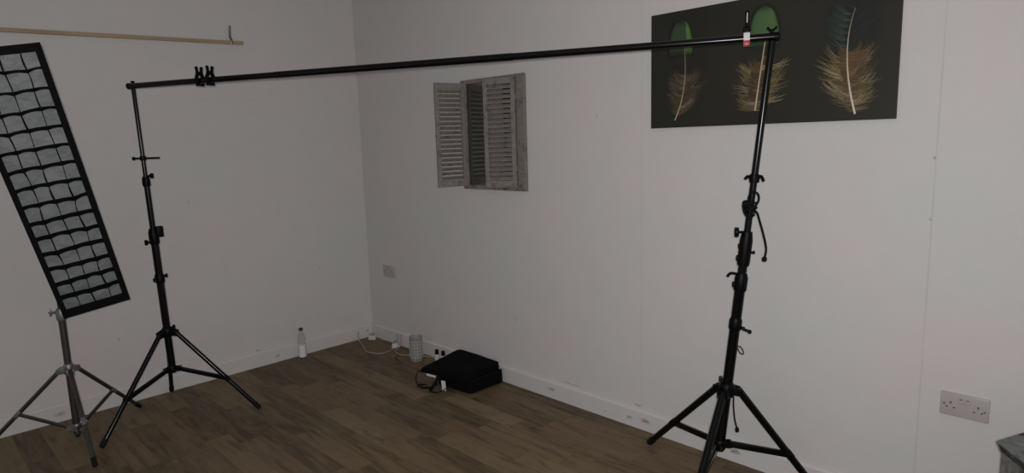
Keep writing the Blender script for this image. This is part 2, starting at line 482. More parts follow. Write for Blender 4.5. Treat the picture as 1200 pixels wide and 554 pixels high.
bm = B_(); knob(bm, onL(.522), imgR, .03, .014, .014); obj('knob', bm, M['black_plastic'], ls)

# ---- right backdrop stand
RB, RT = Vector((3.110, -.321, .20)), Vector((3.258, -.267, 1.84))
def onR(z): return RB.lerp(RT, (z - RB.z) / (RT.z - RB.z))
rs = thing('tripod_stand', (3.09, -.33, 0), 'black tripod stand in front of the right wall, with a looped cord on its pole', 'light stand')
bm = B_(); tube(bm, onR(.205), onR(.90), .0205, n=20); obj('lower_tube', bm, M['black_paint'], rs)
bm = B_(); tube(bm, onR(.88), onR(1.12), .0175, n=18); obj('middle_tube', bm, M['black_paint'], rs)
bm = B_(); tube(bm, onR(1.10), RT, .0130, n=18); obj('top_tube', bm, M['black_paint'], rs)
tripod(rs, onR(.472), onR(.232), [(2.653, -.132, 0), (3.205, -.80, 0), (3.435, -.065, 0)], .0150, .0125, M['black_paint'], M['black_plastic'], None, M['black_rubber'], .61, .032)
rR = Vector((.905, .425, 0)).normalized(); rL = -rR
# wing collar near the top
bm = B_(); lathe(bm, onR(1.335), (0, 0, 1), [(0, -.016), (.018, -.016), (.02, 0), (.017, .016), (0, .016)], 16)
for s, dz in ((rL, -.004), (rR, -.012)):
    p = onR(1.335); sweep(bm, [p + s * .012, p + s * .024 + Vector((0, 0, .007)), p + s * .034 + Vector((0, 0, dz))], .006, 8, flat=(.008, .006))
obj('wing_clamp', bm, M['black_plastic'], rs)
o = obj('clamp_collar', collar(1.06, .135, .0245, onR, rs), M['black_plastic'], rs)
bm = B_(); knob(bm, onR(1.125), rL, .030, .017, .018); obj('knob', bm, M['black_plastic'], o)
bm = B_(); knob(bm, onR(1.045), rR, .030, .006, .008); knob(bm, onR(1.07), rL, .016, .009, .012); knob(bm, onR(1.022), rL, .018, .010, .012); obj('screw', bm, M['black_plastic'], o)
o = obj('clamp_collar', collar(.925, .07, .0255, onR, rs), M['black_plastic'], rs)
bm = B_(); lever(bm, onR(.955) + rL * .012, rL, .042, -.010); obj('lever', bm, M['black_plastic'], o)
bm = B_(); knob(bm, onR(.915), rL, .020, .010, .012); obj('screw', bm, M['black_plastic'], o)
o = obj('clamp_collar', collar(.755, .05, .0250, onR, rs), M['black_plastic'], rs)
bm = B_(); p = onR(.745); sweep(bm, [p + rR * .015, p + rR * .035 + Vector((0, 0, -.014)), p + rR * .052 + Vector((0, 0, -.020))], .006, 8)
lathe(bm, p + rR * .055 + Vector((0, 0, -.022)), rR, [(0, -.009), (.007, -.006), (.009, 0), (.007, .006), (0, .009)], 10)
lathe(bm, p + rR * .032 + Vector((0, 0, -.011)), rR, [(0, -.007), (.008, -.004), (.008, .004), (0, .007)], 10)
obj('lever', bm, M['black_plastic'], o)
bm = B_(); p = onR(.66) + rR * .018
sweep(bm, [p, p + rR * .014 + Vector((0, 0, -.004)), p + rR * .024 + Vector((0, 0, -.022)), p + rR * .022 + Vector((0, 0, -.032)), p + rR * .010 + Vector((0, 0, -.026)), p + Vector((0, 0, -.006))], .0022, 6)
obj('tether_loop', bm, M['web'], rs)
bm = B_(); knob(bm, onR(.515), rL, .022, .012, .014); obj('knob', bm, M['black_plastic'], rs)
bm = B_(); p = onR(.44) + Vector((.05, -.03, 0))
sweep(bm, [onR(.46) + Vector((.04, -.02, 0)), p + Vector((-.002, 0, -.02)), p + Vector((.004, 0, -.07)), p + Vector((.014, 0, -.105))], .0032, 8)
lathe(bm, p + Vector((.015, 0, -.112)), (0, 0, 1), [(0, -.012), (.007, -.009), (.008, 0), (.006, .009), (0, .011)], 10)
obj('tether', bm, M['web'], rs)
bm = B_(); p = onR(.215)
sweep(bm, [p + Vector((.004, -.02, .0)), p + Vector((-.012, -.05, -.06)), p + Vector((-.03, -.09, -.14)), p + Vector((-.035, -.12, -.205))], .0022, 6)
obj('tether', bm, M['web'], rs)

# looped cord wound on the right stand
bm = B_()
def Rp(z, a, r): 
    p = onR(z); return p + (rR * math.cos(a) + rR.cross(Vector((0, 0, 1))) * math.sin(a)) * r
pts = []
for k in range(26):
    a = k * .75; pts.append(Rp(1.235 - .0016 * k + .012 * math.sin(a), a, .0195 + .003 * math.sin(k * 1.7)))
sweep(bm, pts, .0045, 8)
f = rR.cross(Vector((0, 0, 1)))           # towards the viewer
if f.y > 0: f = -f
p = onR(1.245) + f * .022
sweep(bm, [p + rR * -.004 + Vector((0, 0, -.03)), p + rR * .012 + Vector((0, 0, -.018)), p + rR * .026 + Vector((0, 0, .008)), p + rR * .022 + Vector((0, 0, .032)), p + rR * .004 + Vector((0, 0, .038)), p + rR * -.010 + Vector((0, 0, .020)), p + rR * -.006 + Vector((0, 0, -.015))], .0042, 8)
sweep(bm, [p + rR * -.006 + Vector((0, 0, .0)), p + rR * -.022 + Vector((0, 0, .004)), p + rR * -.030 + Vector((0, 0, -.014)), p + rR * -.022 + Vector((0, 0, -.045)), p + rR * -.006 + Vector((0, 0, -.062)), p + rR * .008 + Vector((0, 0, -.05))], .0042, 8)
lathe(bm, p + rR * -.020 + Vector((0, 0, -.006)), rR, [(0, -.014), (.011, -.011), (.015, 0), (.011, .011), (0, .014)], 12)
q = onR(1.20) + f * .02
sweep(bm, [q + rR * .006 + Vector((0, 0, .008)), q + rR * .024 + Vector((0, 0, .006)), q + rR * .036 + Vector((0, 0, -.028)), q + rR * .052 + Vector((0, 0, -.085)), q + rR * .062 + Vector((0, 0, -.135)), q + rR * .058 + Vector((0, 0, -.168))], .0042, 8)
lathe(bm, q + rR * .057 + Vector((0, 0, -.176)), (0, 0, 1), [(0, -.011), (.008, -.008), (.010, 0), (.008, .008), (0, .011)], 12)
o = obj('bungee_cord', bm, M['web'], None, loc=onR(1.2))
tagit(o, 'black looped cord with a ball end tied around the pole of the right tripod stand', 'cord')

# ---- crossbar
c0, c1 = Vector((.416, -1.649, 1.850)), Vector((3.275, -.259, 1.855))
cb = thing('crossbar', tuple((c0 + c1) / 2), 'long black backdrop crossbar spanning the two black tripod stands', 'crossbar')
bd = (c1 - c0).normalized()
bm = B_(); tube(bm, c0, c0 + bd * .98, .0148, n=20); obj('outer_section', bm, M['black_paint'], cb)
bm = B_(); tube(bm, c0 + bd * .94, c0 + bd * 2.15, .0158, n=20); obj('middle_section', bm, M['black_paint'], cb)
bm = B_(); tube(bm, c0 + bd * 2.12, c1, .0145, n=20); obj('outer_section', bm, M['black_paint'], cb)
for e in (c0, c1):
    bm = B_(); s = -1 if e is c0 else 1
    lathe(bm, e, bd * s, [(0, -.012), (.0165, -.012), (.0165, .002), (.013, .006), (0, .006)], 18); obj('end_cap', bm, M['black_plastic'], cb)
for pt in (Vector((3.256, -.268, 1.870)), Vector((.443, -1.636, 1.864))):
    bm = B_(); big = pt.x > 2; k = 1 if big else .5
    tube(bm, pt, pt + Vector((0, 0, .012 * k)), .007, n=10)
    for s in (-1, 1):
        sweep(bm, [pt + Vector((0, 0, .006)), pt + bd * s * .009 * k + Vector((0, 0, .012 * k)), pt + bd * s * .016 * k + Vector((0, 0, .020 * k))], .004, 8, flat=(.006, .004))
    obj('wing_nut', bm, M['black_plastic'], cb)

# ---- spring clamps on the crossbar
def spring_clamp(pos, label, mats, group=None, H=.075, spread=.014, tilt=0.0, size=1.0, red=False):
    pos = Vector(pos); perp = Vector((-bd.y, bd.x, 0)).normalized(); up = (Vector((0, 0, 1)) + bd * tilt).normalized()
    t = thing('spring_clamp', pos, label, 'clamp', group)
    hb = .020 if red else .026
    HT = .06 + H * .35 if red else .060
    for s in (-1, 1):
        # handle + jaw arm of one side
        bm = B_(); w = .0085 * size
        prof = [(-s * .004, .014), (s * (.016 if red else .010), hb), (s * .013, .045 if red else .036), (s * spread, .06 if red else .044), (s * spread * 1.25, HT)]
        for (a0, h0), (a1, h1), ww in zip(prof[1:], prof[2:], (1.25, 1.0, .8)):
            A = pos + perp * a0 + up * h0; Bq = pos + perp * a1 + up * h1
            hexa(bm, [A + bd * w * ww + perp * .0045, A - bd * w * ww + perp * .0045, A - bd * w * ww - perp * .0045, A + bd * w * ww - perp * .0045],
                 [Bq + bd * w * ww * .9 + perp * .004, Bq - bd * w * ww * .9 + perp * .004, Bq - bd * w * ww * .9 - perp * .004, Bq + bd * w * ww * .9 - perp * .004])
        lathe(bm, pos + perp * s * spread * 1.25 + up * HT, up, [(0, -.006), (.0075 * size, -.004), (.0085 * size, .003), (.005, .009), (0, .010)], 12)
        obj('handle', bm, mats[0], t, bevel=.0015)
        bm = B_()
        arc = [(.010, .034), (.019, .020), (.0215, .004), (.019, -.012), (.011, -.020)]
        if red: arc = arc[1:4]
        for (a0, h0), (a1, h1) in zip(arc, arc[1:]):
            A = pos + perp * s * a0 + up * h0; Bq = pos + perp * s * a1 + up * h1
            hexa(bm, [A + bd * .011 + perp * .003, A - bd * .011 + perp * .003, A - bd * .011 - perp * .003, A + bd * .011 - perp * .003],
                 [Bq + bd * .011 + perp * .003, Bq - bd * .011 + perp * .003, Bq - bd * .011 - perp * .003, Bq + bd * .011 - perp * .003])
        obj('jaw', bm, mats[1], t, bevel=.0012)
        bm = B_(); p = pos + perp * s * (.016 if red else .013) + up * -.021
        box(bm, (-.012, -.008 if red else -.006, -.006), (.012, .008 if red else .006, .013 if red else .005), mtx=Matrix.Translation(p) @ Matrix.Rotation(math.atan2(bd.y, bd.x), 4, 'Z')); obj('jaw_pad', bm, mats[2], t, bevel=.002)
    bm = B_(); tube(bm, pos + up * .036 - bd * .014, pos + up * .036 + bd * .014, .008, n=12); obj('spring', bm, mats[0], t)
    return t
bp = M['black_plastic']
spring_clamp((.848, -1.4393, 1.851), 'black spring clamp on the crossbar, the left one of the pair near the left end', (bp, bp, bp, bp), 'black spring clamps on the crossbar', spread=.013)
spring_clamp((.907, -1.4107, 1.851), 'black spring clamp on the crossbar, the right one of the pair near the left end', (bp, bp, bp, bp), 'black spring clamps on the crossbar', spread=.013, tilt=.05)
rc = spring_clamp((3.178, -.306, 1.8545), 'spring clamp with white body and red jaw tips at the right end of the crossbar', (bp, M['label_white'], M['red_plastic'], M['label_white']), spread=.010, H=.09, size=.85, red=True)
bm = B_(); P0 = Vector((3.178, -.306, 1.8545)); pr = Vector((-bd.y, bd.x, 0))
box(bm, (-.0014, -.0012, 0), (.0014, .0006, .036), mtx=Matrix.Translation(P0 - pr * .0185 + Vector((0, 0, .055))) @ Matrix.Rotation(math.atan2(bd.y, bd.x), 4, 'Z'))
obj('white_stripe', bm, M['label_white'], rc, label='white stripe on black handle')

# ------------------------------------------------------------------ grey light stand
gs = thing('light_stand', (.37, -2.07, 0), 'slim grey metal light stand carrying the tall grid softbox at the left wall', 'light stand')
def onG(z): return Vector((.37, -2.07, z))
bm = B_(); tube(bm, onG(.035), onG(.68), .0165, n=20); obj('lower_tube', bm, M['grey_metal'], gs)
bm = B_(); tube(bm, onG(.66), onG(1.36), .0115, n=18); obj('upper_tube', bm, M['grey_metal'], gs)
bm = B_(); tube(bm, onG(.02), onG(.06), .010, n=14); obj('pole_foot', bm, M['black_rubber'], gs)
tripod(gs, onG(.395), onG(.075), [(.792, -2.083, 0), (.16, -1.717, 0), (.16, -2.445, 0)], .0105, .0085, M['grey_metal'], M['zinc'], None, M['black_rubber'], .55, .024)
o = obj('clamp_collar', collar(.69, .06, .023, onG, gs), M['zinc'], gs)
bm = B_(); lathe(bm, onG(.70), imgL, [(0, 0), (.009, 0), (.011, .02), (.007, .032), (.007, .036), (0, .036)], 12)
e = onG(.70) + imgL * .04
for s in (-1, 1): sweep(bm, [e, e + Vector((0, 0, .008 * s)) + imgL * .008, e + Vector((0, 0, .018 * s)) + imgL * .012], .004, 8, flat=(.0055, .004))
tube(bm, e, e + imgL * .018, .005, n=8)
obj('wing_screw', bm, M['zinc'], o)

# ------------------------------------------------------------------ strip softbox with grid
SB = [Vector((.9804, -2.3976, 1.8890)), Vector((1.0371, -2.1125, 1.9420)), Vector((.5681, -1.7966, .7433)), Vector((.5113, -2.0818, .6903))]
# corners: top left, top right, bottom right, bottom left as seen from the front
cen = sum(SB, Vector()) / 4
eu = ((SB[1] - SB[0]) + (SB[2] - SB[3])).normalized(); ev = ((SB[0] - SB[3]) + (SB[1] - SB[2])); ev = (ev - eu * ev.dot(eu)).normalized()
nn = eu.cross(ev); nn = nn if nn.x > 0 else -nn       # faces the room
SW = .1478; SL = ((SB[0] - SB[3]).length + (SB[1] - SB[2]).length) / 4
sbx = thing('softbox', tuple(cen - ev * SL), 'tall tilted black softbox with white diffuser behind a fabric grid, on the grey stand', 'softbox')
def S(u, v, d): return cen + eu * u + ev * v - nn * d      # d = depth behind the front plane
def ringwall(bm, o_, i_, d0, d1):
    """solid frame between outer half sizes o_ and inner half sizes i_=(l,r,b,t)"""
    out = [(-SW, -SL), (SW, -SL), (SW, SL), (-SW, SL)]
    inn = [(-SW + i_[0], -SL + i_[2]), (SW - i_[1], -SL + i_[2]), (SW - i_[1], SL - i_[3]), (-SW + i_[0], SL - i_[3])]
    for k in range(4):
        j = (k + 1) % 4
        hexa(bm, [S(*out[k], d0), S(*out[j], d0), S(*inn[j], d0), S(*inn[k], d0)], [S(*out[k], d1), S(*out[j], d1), S(*inn[j], d1), S(*inn[k], d1)])
bm = B_(); ringwall(bm, None, (.024, .026, .052, .020), 0, .006); ringwall(bm, None, (.006, .006, .006, .006), .006, .064)
obj('rim', bm, M['black_cloth'], sbx, smooth=False, bevel=.003)
# tapering body
bm = B_()
loops = []
for hw, hl, d in ((SW - .001, SL - .001, .060), (SW * .93, SL * .90, .10), (.10, SL * .45, .17), (.075, .10, .225)):
    L = []
    for (x, y) in ((-1, -1), (0, -1), (1, -1), (1, -.5), (1, 0), (1, .5), (1, 1), (0, 1), (-1, 1), (-1, .5), (-1, 0), (-1, -.5)):
        pin = .94 if (x == 0 or abs(y) < 1) else 1
        L.append(bm.verts.new(S(x * hw * (pin if x else 1), y * hl * (.985 if x == 0 else 1), d)))
    loops.append(L)
for A, Bq in zip(loops, loops[1:]):
    for k in range(12): bm.faces.new((A[k], A[(k + 1) % 12], Bq[(k + 1) % 12], Bq[k]))
bm.faces.new(loops[-1])
obj('body', bm, M['black_cloth'], sbx)
# corner rods sewn in seams
# diffuser
bm = B_(); nu, nv = 16, 70; g = []
for j in range(nv + 1):
    row = []
    for i in range(nu + 1):
        u = -SW + .004 + (2 * SW - .008) * i / nu; v = -SL + .004 + (2 * SL - .008) * j / nv
        d = .060 - .007 * (1 - (2 * i / nu - 1) ** 2) + .008 * noise.noise(Vector((u * 9, v * 7, 3))) + .004 * noise.noise(Vector((u * 22, v * 18, 7)))
        row.append(bm.verts.new(S(u, v, d)))
    g.append(row)
for j in range(nv):
    for i in range(nu): bm.faces.new((g[j][i], g[j][i + 1], g[j + 1][i + 1], g[j + 1][i]))
obj('diffuser', bm, M['diffuser'], sbx)
# fabric grid
iu0, iu1, iv0, iv1 = -SW + .010, SW - .010, -SL + .018, SL - .012
NC, NR = 4, 15; D0, D1 = .004, .047
bm = B_(); grid_r = random.Random(5)
node = {}
for r in range(NR + 1):
    for c in range(NC + 1):
        ju = 0 if c in (0, NC) else grid_r.uniform(-.005, .005)
        jv = 0 if r in (0, NR) else grid_r.uniform(-.005, .005)
        node[(c, r)] = (iu0 + (iu1 - iu0) * c / NC + ju, iv0 + (iv1 - iv0) * r / NR + jv)
def grid_strip(a, b, arch, axis):
    """one fabric web between two nodes; the front edge bows by arch"""
    n = 8; th = .0015
    F0 = []; F1 = []
    for k in range(n + 1):
        t = k / n; u = a[0] + (b[0] - a[0]) * t; v = a[1] + (b[1] - a[1]) * t; w = math.sin(PI * t)
        uf, vf = (u, v + arch * w) if axis == 'h' else (u + arch * w, v)
        ub, vb = (u, v + arch * .3 * w) if axis == 'h' else (u + arch * .4 * w, v)
        q = (0, th) if axis == 'h' else (th, 0)
        F0.append([bm.verts.new(S(uf - q[0], vf - q[1], D0)), bm.verts.new(S(ub - q[0], vb - q[1], D1))])
        F1.append([bm.verts.new(S(uf + q[0], vf + q[1], D0)), bm.verts.new(S(ub + q[0], vb + q[1], D1))])
    for k in range(n):
        bm.faces.new((F0[k][0], F0[k + 1][0], F0[k + 1][1], F0[k][1]))
        bm.faces.new((F1[k][0], F1[k][1], F1[k + 1][1], F1[k + 1][0]))
        bm.faces.new((F0[k][0], F1[k][0], F1[k + 1][0], F0[k + 1][0]))
for r in range(1, NR):
    for c in range(NC):
        grid_strip(node[(c, r)], node[(c + 1, r)], grid_r.uniform(.004, .010), 'h')
for c in range(1, NC):
    for r in range(NR):
        grid_strip(node[(c, r)], node[(c, r + 1)], grid_r.uniform(-.005, .005), 'v')
bmesh.ops.remove_doubles(bm, verts=bm.verts, dist=1e-5)
obj('fabric_grid', bm, M['black_cloth'], sbx)
# mount between box and stand
bm = B_(); lathe(bm, S(0, 0, .215), -nn, [(.05, 0), (.075, .0), (.078, .022), (.05, .022)], 24); obj('speed_ring', bm, M['zinc'], sbx)
bm = B_()
tube(bm, S(0, 0, .22), S(0, 0, .262), .045, n=20)
top = onG(1.36)
tube(bm, S(0, 0, .25), top, .014, n=12)
lathe(bm, top - Vector((0, 0, .02)), (0, 0, 1), [(0, -.022), (.019, -.022), (.019, .03), (0, .03)], 16)
obj('mount_bracket', bm, M['black_plastic'], sbx)

# ------------------------------------------------------------------ wooden batten on the left wall
y0, z0 = -3.3, 2.103 + .011; y1, z1 = -.845, 2.189
bm = B_(); a = Vector((.002, y0, z0)); b2 = Vector((.002, y1, z1)); t_ = .0105
hexa(bm, [a + Vector((0, 0, -t_)), a + Vector((.020, 0, -t_)), a + Vector((.020, 0, t_)), a + Vector((0, 0, t_))],
     [b2 + Vector((0, 0, -t_)), b2 + Vector((.020, 0, -t_)), b2 + Vector((.020, 0, t_)), b2 + Vector((0, 0, t_))])
wb = obj('wooden_batten', bm, M['batten'], None, loc=(.012, -2.0, 2.15), smooth=False, bevel=.0015)
tagit(wb, 'long thin pale wooden batten fixed across the top of the left wall', 'batten')
bm = B_(); p = Vector((0, -.922, 2.178))
sweep(bm, [p + Vector((.024, 0, -.004)), p + Vector((.025, -.001, .02)), p + Vector((.012, -.004, .045)), p + Vector((.008, -.002, .08)), p + Vector((.008, .002, .115))], .006, 8, flat=(.0075, .002))
sh = obj('hanging_strap', bm, M['zinc'], None, loc=(.01, -.92, 2.18))
tagit(sh, 'small grey metal strap standing up at the right end of the wooden batten', 'bracket')

# ------------------------------------------------------------------ shuttered mirror
SX0, SX1, SZ0, SZ1 = 1.208, 1.753, 1.213, 1.882
sw = thing('shutter_mirror', (1.48, 0, SZ0), 'weathered grey decorative shutter frame with two open louvred doors hung on the right wall', 'mirror')
bm = B_(); IX0, IX1, IZ0, IZ1 = 1.253, 1.690, 1.240, 1.858
for lo, hi in (((SX0, -.022, SZ0), (IX0, 0, SZ1)), ((IX1, -.022, SZ0), (SX1, 0, SZ1)), ((IX0, -.022, IZ1), (IX1, 0, SZ1)), ((IX0, -.022, SZ0), (IX1, 0, IZ0))):
    box(bm, lo, hi)
obj('frame', bm, M['shutter'], sw, smooth=False, bevel=.003)
bm = B_(); box(bm, (IX0, -.010, IZ0), (IX1, -.002, IZ1)); obj('mirror_panel', bm, M['mirror'], sw, smooth=False)
def shutter(hx, sgn, ang, lab):
    w = .208; h0, h1 = IZ0 - .006, IZ1 + .006; t = .016
    # local: x from hinge outwards, y thickness, then swung about the hinge
    a = math.radians(ang)
    if sgn < 0: mt = Matrix.Translation((hx, -.024, 0)) @ Matrix.Rotation(PI + a, 4, 'Z')     # hinge on the right
    else: mt = Matrix.Translation((hx, -.024, 0)) @ Matrix.Rotation(-a, 4, 'Z')               # hinge on the left
    yy0, yy1 = (-t, 0) if sgn > 0 else (0, t)
    bm = B_(); st = .026
    box(bm, (0, yy0, h0), (st, yy1, h1), mtx=mt); box(bm, (w - st, yy0, h0), (w, yy1, h1), mtx=mt)
    box(bm, (st, yy0, h0), (w - st, yy1, h0 + .042), mtx=mt); box(bm, (st, yy0, h1 - .034), (w - st, yy1, h1), mtx=mt)
    o = obj('shutter_door', bm, M['shutter_light'], sw, smooth=False, bevel=.0015)
    bm = B_(); n = 20; zz0, zz1 = h0 + .042, h1 - .034
    for k in range(n):
        z = zz0 + (zz1 - zz0) * (k + .5) / n; ym = (yy0 + yy1) / 2; s = 1 if sgn > 0 else -1
        y_f, y_b = ym - s * .0085, ym + s * .0085   # front (room) side and back side when closed
        L = [(st, y_f, z - .0115), (w - st, y_f, z - .0115), (w - st, y_f, z - .0070), (st, y_f, z - .0070)]
        H = [(st, y_b, z + .0060), (w - st, y_b, z + .0060), (w - st, y_b, z + .0105), (st, y_b, z + .0105)]
        hexa(bm, [mt @ Vector(p) for p in L], [mt @ Vector(p) for p in H])
    obj('louvres', bm, M['shutter_light'], o, smooth=False)
    bm = B_(); fy = yy0 if sgn > 0 else yy1
    nd = mt.to_3x3() @ Vector((0, -1 if sgn > 0 else 1, 0))
    lathe(bm, mt @ Vector((w - st / 2, fy, (h0 + h1) / 2)), nd, [(0, 0), (.004, 0), (.004, .006), (.009, .010), (.009, .016), (.004, .02), (0, .02)], 12)
    obj('knob', bm, M['shutter'], o)
    for z in (h0 + .11, h1 - .11):
        bm = B_(); p = mt @ Vector((0, (yy0 + yy1) / 2, z)); tube(bm, p - Vector((0, 0, .014)), p + Vector((0, 0, .014)), .0042, n=8); obj('hinge', bm, M['brass'], o)
shutter(1.252, 1, 100, None)
shutter(1.692, -1, 17, None)

# ------------------------------------------------------------------ feather picture
PX0, PX1, PZ0, PZ1, PT = 2.583, 3.613, 1.543, 2.060, .016
BG = (.0240, .0225, .0165)
bm = B_(); cl = bm.loops.layers.float_color.new('Col')
fr = random.Random(11)
def setc(f, cols):
    for l, c in zip(f.loops, cols): l[cl] = (c[0], c[1], c[2], 1)
def bgcol(x, z):
    n = noise.noise(Vector((x * 3, z * 3, 1)))
    c = Vector(BG) * (1 + .22 * n)
    if x < 2.845: c = Vector((c.x * .85, c.y * .92, c.z * .95))
    return tuple(c)
# body of the panel
box(bm, (PX0, -PT, PZ0), (PX1, -.001, PZ1))
for f in bm.faces: setc(f, [BG] * 4)
gx, gz = 40, 20; V = {}
for i in range(gx + 1):
    for j in range(gz + 1): V[i, j] = bm.verts.new((PX0 + (PX1 - PX0) * i / gx, -PT - .0004, PZ0 + (PZ1 - PZ0) * j / gz))
for i in range(gx):
    for j in range(gz):
        q = [V[i, j], V[i + 1, j], V[i + 1, j + 1], V[i, j + 1]]
        f = bm.faces.new(q); setc(f, [bgcol(v.co.x, v.co.z) for v in q])
layer = [.0006]
def P2(x, z): layer[0] += 1.2e-6; return Vector((x, -PT - layer[0], z))
def mixc(a, b, t): t = max(0, min(1, t)); return tuple(a[k] + (b[k] - a[k]) * t for k in range(3))
def ribbon(path, w0, w1, c0, c1, mid=None):
    """flat printed stroke; path list of (x,z)"""
    n = len(path); prev = None; layer[0] += 2e-6; yy = -PT - layer[0]
    for k, (x, z) in enumerate(path):
        t = k / (n - 1)
        x2, z2 = path[min(k + 1, n - 1)]; x1, z1 = path[max(k - 1, 0)]
        d = Vector((x2 - x1, z2 - z1)); d = d.normalized() if d.length else Vector((1, 0)); nrm = Vector((-d.y, d.x))
        w = w0 + (w1 - w0) * t; c = mixc(c0, c1, t)
        a = bm.verts.new((x + nrm.x * w, yy, z + nrm.y * w)); b_ = bm.verts.new((x - nrm.x * w, yy, z - nrm.y * w))
        if prev:
            f = bm.faces.new((prev[0], prev[1], b_, a)); setc(f, [prev[2], prev[2], c, c])
        prev = (a, b_, c)
def bez(p0, p1, p2, n=7):
    return [((1 - t) ** 2 * p0[0] + 2 * (1 - t) * t * p1[0] + t * t * p2[0], (1 - t) ** 2 * p0[1] + 2 * (1 - t) * t * p1[1] + t * t * p2[1]) for t in [k / (n - 1) for k in range(n)]]
def fluff(rach, t0, t1, lenL, lenR, cols, n, wid, edge=.7, warm=None):
    """downy barbs leaving both sides of the quill between t0 and t1, curling upwards"""
    def at(t):
        k = t * (len(rach) - 1); i = min(int(k), len(rach) - 2); u = k - i
        return (rach[i][0] + (rach[i + 1][0] - rach[i][0]) * u, rach[i][1] + (rach[i + 1][1] - rach[i][1]) * u)
    for cl_ in range(n // 6):
        t = t0 + (t1 - t0) * fr.random() ** .85; s = fr.choice((-1, 1)); q = (t - t0) / (t1 - t0)
        a0 = fr.uniform(-.10, .85); ln0 = (lenL if s < 0 else lenR) * fr.uniform(.55, 1.12) * (.55 + .45 * math.sin(PI * (.30 + .62 * q)))
        c0 = fr.choice(cols); g0 = fr.uniform(.65, 1.25)
        for k in range(6):
            p = at(min(1, max(0, t + fr.uniform(-.035, .035)))); a = a0 + fr.uniform(-.14, .14); ln = ln0 * fr.uniform(.8, 1.1)
            e = (p[0] + s * ln * math.cos(a), p[1] + ln * (math.sin(a) * .8 + .10))
            m_ = (p[0] + s * ln * .55, p[1] + ln * .12 * math.sin(a) - fr.uniform(0, .012))
            c = tuple(v * g0 * fr.uniform(.85, 1.15) for v in c0)
            ribbon(bez(p, m_, e), wid * fr.uniform(.5, 1.2), wid * .18, mixc(c, BG, .45), mixc(c, BG, edge * fr.uniform(.3, 1.2)))
def dome(x0, x1, zt, zb, cin, cedge, zs=10, xs=14, power=2.2, fade=.35):
    """rounded feather tip, green in the middle and dark to its rim"""
    layer[0] += 4e-6; yy = -PT - layer[0]; cx = (x0 + x1) / 2; hw = (x1 - x0) / 2; rows = []
    for j in range(zs + 1):
        t = j / zs; z = zb + (zt - zb) * t; w = hw * (1 - t ** power) ** (1 / power) if t < 1 else 0.0
        row = []
        for i in range(xs + 1):
            s = 2 * i / xs - 1
            r = max(abs(s), t)
            if t < .28: r = max(r, 1 - t / .28 * .22)
            c = mixc(cin(s, t), cedge, max(0, (r - .80) / .2))
            row.append((bm.verts.new((cx + s * max(w, 1e-4), yy, z)), c))
        rows.append(row)
    for j in range(zs):
        for i in range(xs):
            q = [rows[j][i], rows[j][i + 1], rows[j + 1][i + 1], rows[j + 1][i]]
            f = bm.faces.new([v for v, _ in q]); setc(f, [c for _, c in q])
DK = (.008, .010, .009)
TAN = [(.31, .225, .115), (.20, .14, .065), (.40, .31, .19), (.15, .10, .05), (.26, .20, .075)]
DULL = [(.165, .122, .085), (.12, .086, .058), (.22, .17, .125), (.09, .062, .042)]
# feather 1 (left)
dome(2.660, 2.812, 2.036, 1.84, lambda s, t: DK, BG)
dome(2.674, 2.801, 2.022, 1.86, lambda s, t: (.040 + .05 * (s > .3 + .35 * t), .062 + .12 * (s > .3 + .35 * t), .034 + .01 * (s > .3)), DK)
r1 = bez((2.752, 1.93), (2.785, 1.72), (2.711, 1.576), 12)
fluff(r1, .40, .90, .090, .098, DULL, 420, .0015, .8)
fluff(r1, .50, .85, .05, .06, [(.085, .052, .03), (.10, .062, .034)], 100, .0026, .9)
ribbon(r1, .0012, .0022, (.16, .16, .14), (.52, .42, .26))
# feather 2 (middle)
dome(3.038, 3.196, 2.036, 1.84, lambda s, t: DK, BG)
dome(3.052, 3.184, 2.020, 1.86, lambda s, t: (.072 + .014 * s, .130 + .02 * s, .050), (.012, .03, .012))
r2 = bez((3.128, 1.90), (3.108, 1.75), (3.090, 1.600), 12)
fluff(r2, .40, .99, .112, .125, TAN, 400, .0020, .7)
fluff(r2, .30, .85, .06, .05, [(.12, .068, .03), (.15, .09, .038)], 200, .0045, .8)
ribbon(r2, .0022, .0030, (.40, .33, .22), (.52, .43, .30))
# feather 3 (right)
dome(3.345, 3.56, 2.058, 1.80, lambda s, t: (.016, .018, .016), BG, power=2.6)
r3 = bez((3.462, 1.955), (3.412, 1.80), (3.478, 1.567), 16)
for k in range(120):
    t = fr.uniform(.0, .5); p = r3[int(t * 15)]; s = fr.choice((-1, 1)); ln = fr.uniform(.05, .105)
    c = (.014, .017, .016) if fr.random() < .6 else (.022, .027, .024)
    ribbon(bez(p, (p[0] + s * ln * .5, p[1] + .01), (p[0] + s * ln, p[1] + fr.uniform(.05, .10))), .003, .001, c, mixc(c, BG, .5))
for k in range(150):
    t = fr.uniform(.10, .42); p = r3[int(t * 15)]; ln = fr.uniform(.030, .072); g_ = fr.uniform(.6, 1.2)
    x = p[0] - fr.uniform(.004, .02)
    ribbon(bez((x, p[1]), (x - ln * .5, p[1] + .01), (x - ln, p[1] + .045)), .0024, .001, (.042 * g_, .066 * g_, .052 * g_), (.018, .024, .020))
fluff(r3, .50, .96, .112, .105, TAN, 440, .0018, .7)
fluff(r3, .42, .80, .035, .075, [(.17, .095, .038), (.14, .075, .03), (.20, .12, .05)], 260, .0045, .7)
ribbon(r3, .0010, .0036, (.20, .19, .15), (.66, .58, .46))
# dark join line between the first two panels
pic = obj('wall_picture', bm, M['print'], None, loc=((PX0 + PX1) / 2, 0, PZ0), smooth=False)
tagit(pic, 'wide dark unframed picture of three feathers on the right wall', 'picture')

